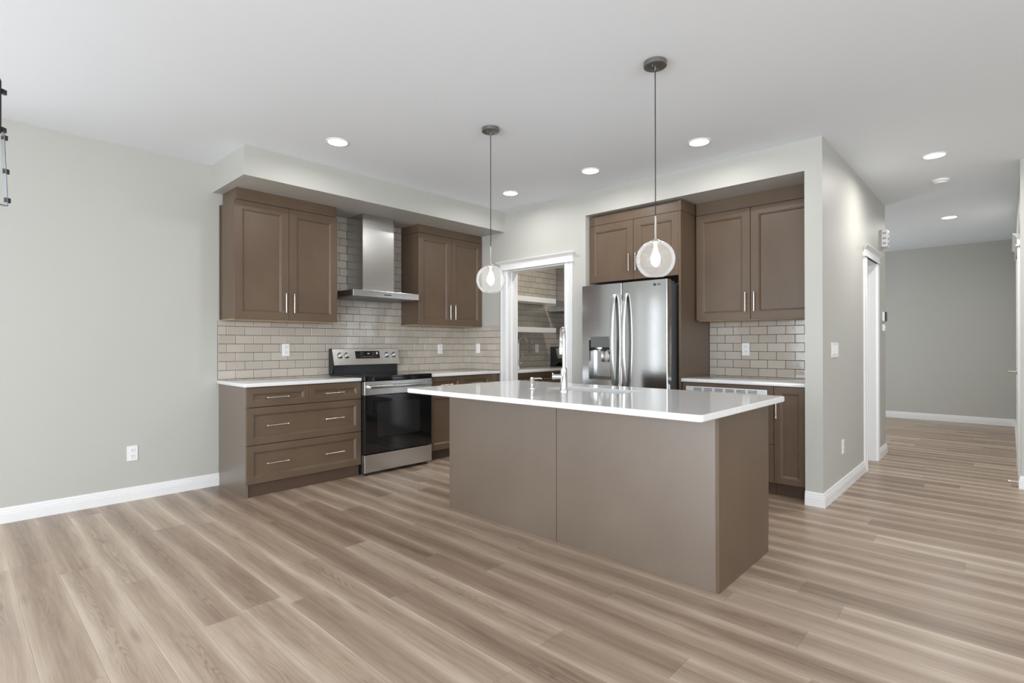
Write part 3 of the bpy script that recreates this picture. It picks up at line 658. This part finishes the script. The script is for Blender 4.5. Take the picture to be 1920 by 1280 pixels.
# ------------------------------------------------------------------ refrigerator (local frame of the east wall)
r = root('refrigerator', 'stainless french-door refrigerator with ice dispenser', 'refrigerator', (RX, -1.892, 0), RB)
FW = .922; yb = -.04; ybody = -(RX + .03); yfr = -(RX + .11)     # door front plane
b = MB(); b.box(.008, FW - .008, ybody, yb, .03, 1.765, .004); b.build('body', MAT['steeld'], r)
def bulge(x, a, c): 
    t = (x - a) / (c - a); e = .0
    ed = min(t, 1 - t) * (c - a)
    return -.004 * math.sin(PI * t) + (.010 if ed < .002 else .004 if ed < .006 else 0)
def fdoor(name, a, c, z0, z1, hole=None):
    xs = [a, a + .003, a + .008] + [a + .008 + (c - a - .016) * k / 24 for k in range(1, 24)] + [c - .008, c - .003, c]
    if hole: xs = sorted([x for x in xs if min(abs(x - hole[0]), abs(x - hole[1])) > .004] + [hole[0], hole[1]])
    zs = [z0, z1] if not hole else [z0, hole[2], hole[3], z1]
    b = MB(); V = {}
    for i, x in enumerate(xs):
        for j, z in enumerate(zs): V[i, j] = b.bm.verts.new((x, yfr + bulge(x, a, c), z))
    for i in range(len(xs) - 1):
        for j in range(len(zs) - 1):
            if hole and hole[0] - 1e-6 <= xs[i] and xs[i + 1] <= hole[1] + 1e-6 and j == 1: continue
            b.bm.faces.new((V[i, j], V[i + 1, j], V[i + 1, j + 1], V[i, j + 1]))
    n = len(xs) - 1; m_ = len(zs) - 1; yk = ybody - .008
    B = {(i, j): b.bm.verts.new((xs[i], yk, zs[j])) for i in (0, n) for j in (0, m_)}
    b.bm.faces.new([V[0, j] for j in range(m_ + 1)] + [B[0, m_], B[0, 0]]); b.bm.faces.new([V[n, j] for j in range(m_ + 1)] + [B[n, m_], B[n, 0]])
    b.bm.faces.new([V[i, 0] for i in range(n + 1)] + [B[n, 0], B[0, 0]]); b.bm.faces.new([V[i, m_] for i in range(n + 1)] + [B[n, m_], B[0, m_]])
    b.bm.faces.new([B[0, 0], B[n, 0], B[n, m_], B[0, m_]])
    return b.build(name, MAT['steelf'], r, True)
HX0, HX1, HZ0, HZ1 = .092, .350, .875, 1.262
dl = fdoor('door', 0, .4595, .735, 1.795, (HX0, HX1, HZ0, HZ1)); drr = fdoor('door', .4635, FW, .735, 1.795)
fz = fdoor('freezer_drawer', 0, FW, .09, .725)
# dispenser niche
b = MB(); yo = yfr - .008; yi = yfr + .06
b.rings([[(HX0 - .004, yo - .001, HZ0 - .004), (HX1 + .004, yo - .001, HZ0 - .004), (HX1 + .004, yo - .001, HZ1 + .004), (HX0 - .004, yo - .001, HZ1 + .004)],
         [(HX0 + .002, yo - .001, HZ0 + .002), (HX1 - .002, yo - .001, HZ0 + .002), (HX1 - .002, yo - .001, HZ1 - .002), (HX0 + .002, yo - .001, HZ1 - .002)],
         [(HX0 + .01, yi, HZ0 + .03), (HX1 - .01, yi, HZ0 + .03), (HX1 - .01, yi, HZ1 - .01), (HX0 + .01, yi, HZ1 - .01)]], False, True)
dn = b.build('dispenser', MAT['steelf'], dl)
b = MB(); b.box(HX0 + .024, HX1 - .024, yo - .006, yi - .01, 1.187, 1.292, .003); dp = b.build('dispenser_panel', MAT['steeld'], dn)
b = MB(); b.box(HX0 + .006, HX0 + .024, yo + .004, yi, 1.17, HZ1 - .004); b.box(HX1 - .024, HX1 - .006, yo + .004, yi, 1.12, HZ1 - .004); b.box(HX0 + .024, HX1 - .024, yo + .012, yi, 1.16, 1.187); b.build('niche_hood', MAT['black'], dn)
b = MB(); b.lathe([(.045, 1.187), (.045, 1.172), (.03, 1.166), (.028, 1.15)], (.20, yo + .03, 0), seg=24); b.build('ice_chute', MAT['steel'], dn, True)
b = MB(); b.box(.232, .30, yo + .02, yo + .035, 1.045, 1.15, .004); b.box(.222, .235, yo + .01, yo + .035, 1.05, 1.15, .003); b.box(.297, .31, yo + .01, yo + .035, 1.05, 1.15, .003); b.build('dispenser_paddle', MAT['steel'], dn, True)
for hx in (.388, .491 + .02):
    nm = dl if hx < .45 else drr
    P = []
    for k in range(21):
        t = k / 20; z = .80 + (1.69 - .80) * t; P.append((hx, yfr - .012 - .058 * (math.sin(PI * t) ** .45 if 0 < t < 1 else 0), z))
    b = MB(); loops = []
    for i, p in enumerate(P):
        wd, dp_ = .0165, .010
        loops.append([(p[0] - wd, p[1] + dp_, p[2]), (p[0] + wd, p[1] + dp_, p[2]), (p[0] + wd, p[1] - dp_ * .4, p[2]), (p[0] + wd * .6, p[1] - dp_, p[2]), (p[0] - wd * .6, p[1] - dp_, p[2]), (p[0] - wd, p[1] - dp_ * .4, p[2])])
    b.rings(loops, True, True); b.build('handle', MAT['steel'], nm, True)
b = MB(); b.box(.30, .62, yfr - .055, yfr - .04, .655, .68, .004)
for hx in (.32, .60): b.box(hx - .01, hx + .01, yfr - .045, yfr, .658, .677)
b.build('handle', MAT['steel'], fz)
for a in (.02, FW - .1):
    b = MB(); b.box(a, a + .08, ybody - .05, ybody + .10, 1.766, 1.79, .004); b.build('hinge_cover', MAT['steeld'], r)
b = MB(); b.lathe([(.012, 0), (.012, -.001)], (FW - .122, yfr - .008, 1.752), 'y', 20); b.build('logo_disc', MAT['darkmark'], drr)
text_mesh('logo', 'LG', .026, MAT['darkmark'], drr, (FW - .08, yfr - .0075, 1.752), (PI/2, 0, 0), .0006)

# ------------------------------------------------------------------ pendants
def pendant(x, y, label):
    r = root('pendant_light', label, 'pendant light', (x, y, 0), 0, 'glass globe pendants over the island')
    b = MB(); b.lathe([(.0, HC), (.062, HC), (.062, HC - .024), (.058, HC - .026), (.0, HC - .026)], seg=40, cap0=False, cap1=False)
    b.lathe([(.006, HC - .026), (.006, HC - .05)], seg=12)
    for sx in (-.03, .03): b.lathe([(.003, HC - .026), (.003, HC - .036)], (sx, 0, 0), seg=8)
    b.build('ceiling_plate', MAT['pewter'], r, True)
    b = MB().tube([(0, 0, HC - .05), (0, 0, 1.915)], .0028, 8); b.build('cord', MAT['cord'], r)
    b = MB(); b.lathe([(.0035, 1.92), (.005, 1.90), (.005, 1.80), (.008, 1.79), (.026, 1.783), (.034, 1.775), (.034, 1.765), (.018, 1.765), (.018, 1.735), (.0, 1.735)], seg=24, cap1=False); b.build('stem', MAT['nickel'], r, True)
    b = MB(); cz, R = 1.680, .105; P = []
    for k in range(0, 41):
        a = math.radians(18 + (152 - 18) * k / 40); P.append((R * math.sin(a), cz + R * math.cos(a)))
    b.lathe(P, seg=48, cap0=False, cap1=False); gl_ = b.build('globe', MAT['glass'], r, True)
    b = MB(); b.lathe([(.0, 1.738), (.011, 1.738), (.013, 1.725), (.021, 1.705), (.025, 1.685), (.022, 1.662), (.012, 1.645), (.0, 1.64)], seg=24, cap0=False, cap1=False); bl = b.build('bulb', MAT['bulb'], r, True)
    d = bpy.data.lights.new('bulb_light', 'POINT'); d.energy = 2; d.color = (1, .95, .88); d.shadow_soft_size = .03
    l = bpy.data.objects.new('bulb_light', d); C.objects.link(l); l.parent = r; l.location = (0, 0, 1.69)
    bl.visible_shadow = True
    return r
pendant(-1.785, -2.300, 'clear globe pendant over the island, the one beside the pantry doorway')
pendant(-1.785, -3.592, 'clear globe pendant over the island, in front of the refrigerator cabinet')

# ------------------------------------------------------------------ recessed lights, smoke detector
def downlight(x, y, label, power=5):
    r = root('recessed_light', label, 'recessed light', (x, y, HC), 0, 'recessed ceiling lights')
    b = MB(); b.lathe([(.086, 0), (.086, -.004), (.080, -.007), (.072, -.006), (.070, -.0005)], seg=40, cap0=False, cap1=False); b.build('trim_ring', MAT['white'], r, True)
    b = MB(); b.lathe([(.0, -.0015), (.071, -.0015), (.071, -.004), (.0, -.0045)], seg=40, cap0=False, cap1=False); b.build('lens', MAT['led'], r)
    d = bpy.data.lights.new('downlight', 'AREA'); d.shape = 'DISK'; d.size = .13; d.energy = power; d.color = (1, .97, .93); d.spread = math.radians(170)
    l = bpy.data.objects.new('downlight', d); C.objects.link(l); l.parent = r; l.location = (0, 0, -.012)
downlight(-2.415, -1.273, 'recessed ceiling light nearest the soffit corner above the drawers')
downlight(-.516, -1.295, 'recessed ceiling light near the corner, above the pantry doorway side')
downlight(-.528, -2.290, 'recessed ceiling light between the two pendants, before the refrigerator')
downlight(-.509, -3.281, 'recessed ceiling light in front of the right-hand upper cabinets')
downlight(1.101, -4.564, 'recessed ceiling light at the mouth of the hallway', 15)
downlight(3.922, -4.480, 'recessed ceiling light far down the hallway', 14)
b = MB(); b.lathe([(.0, 0), (.068, 0), (.068, -.012), (.062, -.02), (.05, -.024), (.048, -.034), (.03, -.038), (.0, -.038)], seg=36, cap0=False, cap1=False)
tag(b.build('smoke_detector', MAT['white'], None, True, (1.969, -4.541, HC)), 'round white smoke detector between the two hallway lights', 'smoke detector')
# pantry ceiling lamp (lights the pantry tile)
d = bpy.data.lights.new('pantry_light', 'AREA'); d.shape = 'DISK'; d.size = .15; d.energy = 14; d.color = (1, .95, .86)
l = bpy.data.objects.new('pantry_light', d); C.objects.link(l); l.location = (.75, -1.2, HC - .02)

# ------------------------------------------------------------------ outlets and switches
def outlet(x, z, label, loc, rz, kind='duplex', w=.07, gangs=1):
    r = root('wall_outlet' if kind == 'duplex' else 'light_switch', label, 'outlet' if kind == 'duplex' else 'switch', loc, rz)
    b = MB(); b.box(-w / 2, w / 2, -.006, 0, -.058, .058, .002); pl = b.build('cover_plate', MAT['white'], r)
    if kind == 'duplex':
        for s in (-1, 1):
            b = MB(); b.box(-.017, .017, -.0085, -.005, s * .024 - .016, s * .024 + .016, .002)
            z_ = s * .024
            b.box(-.0078, -.0052, -.0089, -.008, z_ - .002, z_ + .009, mi=1); b.box(.0052, .0078, -.0089, -.008, z_ - .001, z_ + .008, mi=1); b.box(-.0022, .0022, -.0089, -.008, z_ - .011, z_ - .007, mi=1)
            b.build('receptacle', [MAT['white'], MAT['slot']], r)
    elif kind == 'rocker':
        for g_ in range(gangs):
            cx = (g_ - (gangs - 1) / 2) * .046
            b = MB(); b.box(cx - .0165, cx + .0165, -.0095, -.005, -.033, .033, .002); b.build('rocker', MAT['white'], r)
    elif kind == 'blank':
        b = MB(); b.box(-.0165, .0165, -.008, -.005, -.033, .033, .0015); b.build('rocker', MAT['white'], r)
    return r
outlet(0, 0, 'white duplex outlet low on the blank wall left of the drawers', (-3.464, 0, .369), 0)
outlet(0, 0, 'white duplex outlet on the tile left of the range', (-2.262, -.009, 1.168), 0)
outlet(0, 0, 'white duplex outlet on the tile right of the range', (-.396, -.009, 1.165), 0)
outlet(0, 0, 'white rocker switch on the tile return beside the pantry casing', (-.009, -.267, 1.170), RB, 'blank')
outlet(0, 0, 'white duplex outlet on the tile above the microwave counter', (RX - .009, -3.208, 1.168), RB)
outlet(0, 0, 'white multi-gang switch plate on the hallway wall', (.362, YP, 1.168), 0, 'rocker', .22, 4)
outlet(0, 0, 'white outlet low on the hallway wall', (.634, YP, .365), 0)
outlet(0, 0, 'white rocker switch on the pantry tile below the shelves', (1.165, -.209, 1.165), 0, 'blank')
r = root('door_chime', 'white door chime box with slots high on the hallway wall', 'door chime', (2.56, YP, 2.365))
b = MB(); b.box(-.07, .07, -.055, 0, -.095, .095, .008); b.build('housing', MAT['white'], r)
b = MB()
for k in (-1, 0, 1):
    for j in range(3): b.box(-.0712, -.0698, -.045, -.012, k * .055 + j * .008 - .012, k * .055 + j * .008 - .0085); b.box(-.03, .03, -.0562, -.0545, k * .055 + j * .008 - .012, k * .055 + j * .008 - .0085)
b.build('grille_slots', MAT['slot'], r)
r = root('thermostat', 'small black thermostat on the hallway wall corner', 'thermostat', (2.57, YP, 1.515))
b = MB(); b.box(-.05, .05, -.026, 0, -.05, .05, .006); b.build('housing', MAT['white'], r)
b = MB(); b.box(-.052, .052, -.034, -.024, -.052, .052, .006); b.build('screen', MAT['black'], r)
r = root('wall_sensor', 'little white sensor box below the thermostat', 'sensor', (2.56, YP, 1.395))
b = MB(); b.box(-.03, .03, -.022, 0, -.038, .038, .004); b.box(-.012, .012, -.026, -.02, -.008, .008, .001); b.build('housing', MAT['white'], r)

# ------------------------------------------------------------------ pantry contents
for z, lb in ((1.775, 'upper white floating shelf on the pantry tile'), (1.377, 'lower white floating shelf on the pantry tile')):
    b = MB(); b.box(WT + .01, 1.27, -.47, -.212, z, z + .068, .003); tag(b.build('floating_shelf', MAT['trim']), lb, 'shelf')
slab('countertop', (WT + .005, 1.44, -.745, -.21, .875, .905), 'white countertop inside the pantry')
r = root('base_cabinet', 'dark shaded base cabinet under the pantry counter', 'cabinet', (WT + .01, -.21, 0))
b = MB(); b.box(0, 1.25, -.50, 0, .1, .874); b.build('carcass', MAT['gap_shade'], r)
b = MB(); b.box(0, 1.25, -.44, -.42, 0, .1); b.build('toe_kick', MAT['kick'], r)
for k in range(3): d = shaker('door', .004 + k * .416, .416 + k * .416, .107, .70, -.522, r, .06); d = shaker('drawer', .004 + k * .416, .416 + k * .416, .704, .87, -.522, r, .045, 'woodx'); pull(d, .21 + k * .416, .787, -.511, .16, False)
r = root('faucet', 'chrome gooseneck faucet on the pantry counter', 'faucet', (.60, -.38, .905))
b = MB(); b.lathe([(.026, 0), (.026, .006), (.018, .01), (.016, .09), (.012, .1)], seg=20); b.build('body', MAT['chrome'], r, True)
pts = [(0, 0, .09), (0, 0, .30)] + [(.085 - .085 * math.cos(PI * k / 12), -.02 * k / 12, .32 + .085 * math.sin(PI * k / 12)) for k in range(1, 12)] + [(.172, -.02, .30)]
b = MB().tube(pts, .0105, 12); b.build('spout', MAT['chrome'], r, True)
b = MB().tube([(.171, -.02, .31), (.185, -.02, .215)], [.014, .0155], 14); b.build('spray_head', MAT['chrome'], r, True)
b = MB().tube([(.01, -.01, .07), (.055, -.02, .085), (.065, -.02, .19)], [.008, .006, .005], 10); b.build('lever', MAT['chrome'], r, True)
r = root('range', 'black and steel range glimpsed in the pantry corner', 'range', (1.455, -.216, 0))
b = MB(); b.box(0, .74, -.60, -.0, 0, .90); b.build('body', MAT['black'], r)
b = MB(); b.box(0, .74, -.62, -.0, .901, .915); b.build('cooktop', MAT['blackglass'], r)
b = MB(); b.rings([[(x, y, z) for y, z in ((-.09, .915), (-.14, .96), (-.07, 1.185), (0, 1.185), (0, .915))] for x in (0, .74)], True, True); b.build('backguard', MAT['black'], r)
b = MB(); b.rings([[(x, y, z) for y, z in ((-.125, 1.022), (-.079, 1.165), (-.074, 1.165), (-.12, 1.02))] for x in (.02, .72)], True, True); b.build('control_panel', MAT['steel'], r)

# ------------------------------------------------------------------ dining chandelier at the left edge (local +x = towards the picture)
r = root('chandelier', 'black and silver open-frame linear chandelier at left picture edge', 'chandelier', (-4.300, -1.945, 0), math.radians(43.3))
def bar(b, p0, p1, w_=.006, d_=.006):
    p0, p1 = Vector(p0), Vector(p1); t = (p1 - p0).normalized(); n = Vector((0, 1, 0)); s = t.cross(n).normalized()
    L = lambda p: [tuple(p + s * a * w_ + n * c * d_) for a, c in ((-1, -1), (1, -1), (1, 1), (-1, 1))]
    b.rings([L(p0), L(p1)], True, True)
b = MB(); b.box(-.36, -.24, -.06, .06, HC - .025, HC); b.build('ceiling_plate', MAT['black'], r)
b = MB(); bar(b, (-.30, 0, HC - .02), (-.30, 0, 2.33)); b.build('stem', MAT['black'], r)
b = MB()
for sx in (0, 1):
    x = -.007 if sx else -.60
    bar(b, (x, 0, 2.315), (x, 0, 2.095))
bar(b, (-.60, 0, 2.315), (-.004, 0, 2.315)); bar(b, (-.60, 0, 2.1), (-.004, 0, 2.1))
b.build('upper_frame', MAT['black'], r)
for x0 in (.006,):
    pass
b = MB(); bar(b, (.010, 0, 2.10), (.026, 0, 1.80), .0015, .008); bar(b, (-.610, 0, 2.10), (-.626, 0, 1.80), .0015, .008); bar(b, (-.626, 0, 1.80), (.026, 0, 1.80), .0015, .008); b.build('lower_frame', MAT['steeld'], r)
b = MB()
for x, z in ((.012, 2.275), (.011, 2.115), (.017, 2.085), (.024, 1.945), (.030, 1.825)): b.box(x - .008, x + .011, -.006, .006, z - .010, z + .010)
b.build('frame_clip', MAT['black'], r)
for k in range(3):
    x = -.5 + k * .2
    b = MB(); b.lathe([(.012, 1.803), (.012, 1.87), (.0, 1.87)], (x, 0, 0), seg=14, cap1=False); b.build('candle_sleeve', MAT['nickel'], r, True)
    b = MB(); b.lathe([(.008, 1.87), (.015, 1.9), (.012, 1.93), (.0, 1.955)], (x, 0, 0), seg=14, cap1=False); b.build('bulb', MAT['bulb'], r, True)
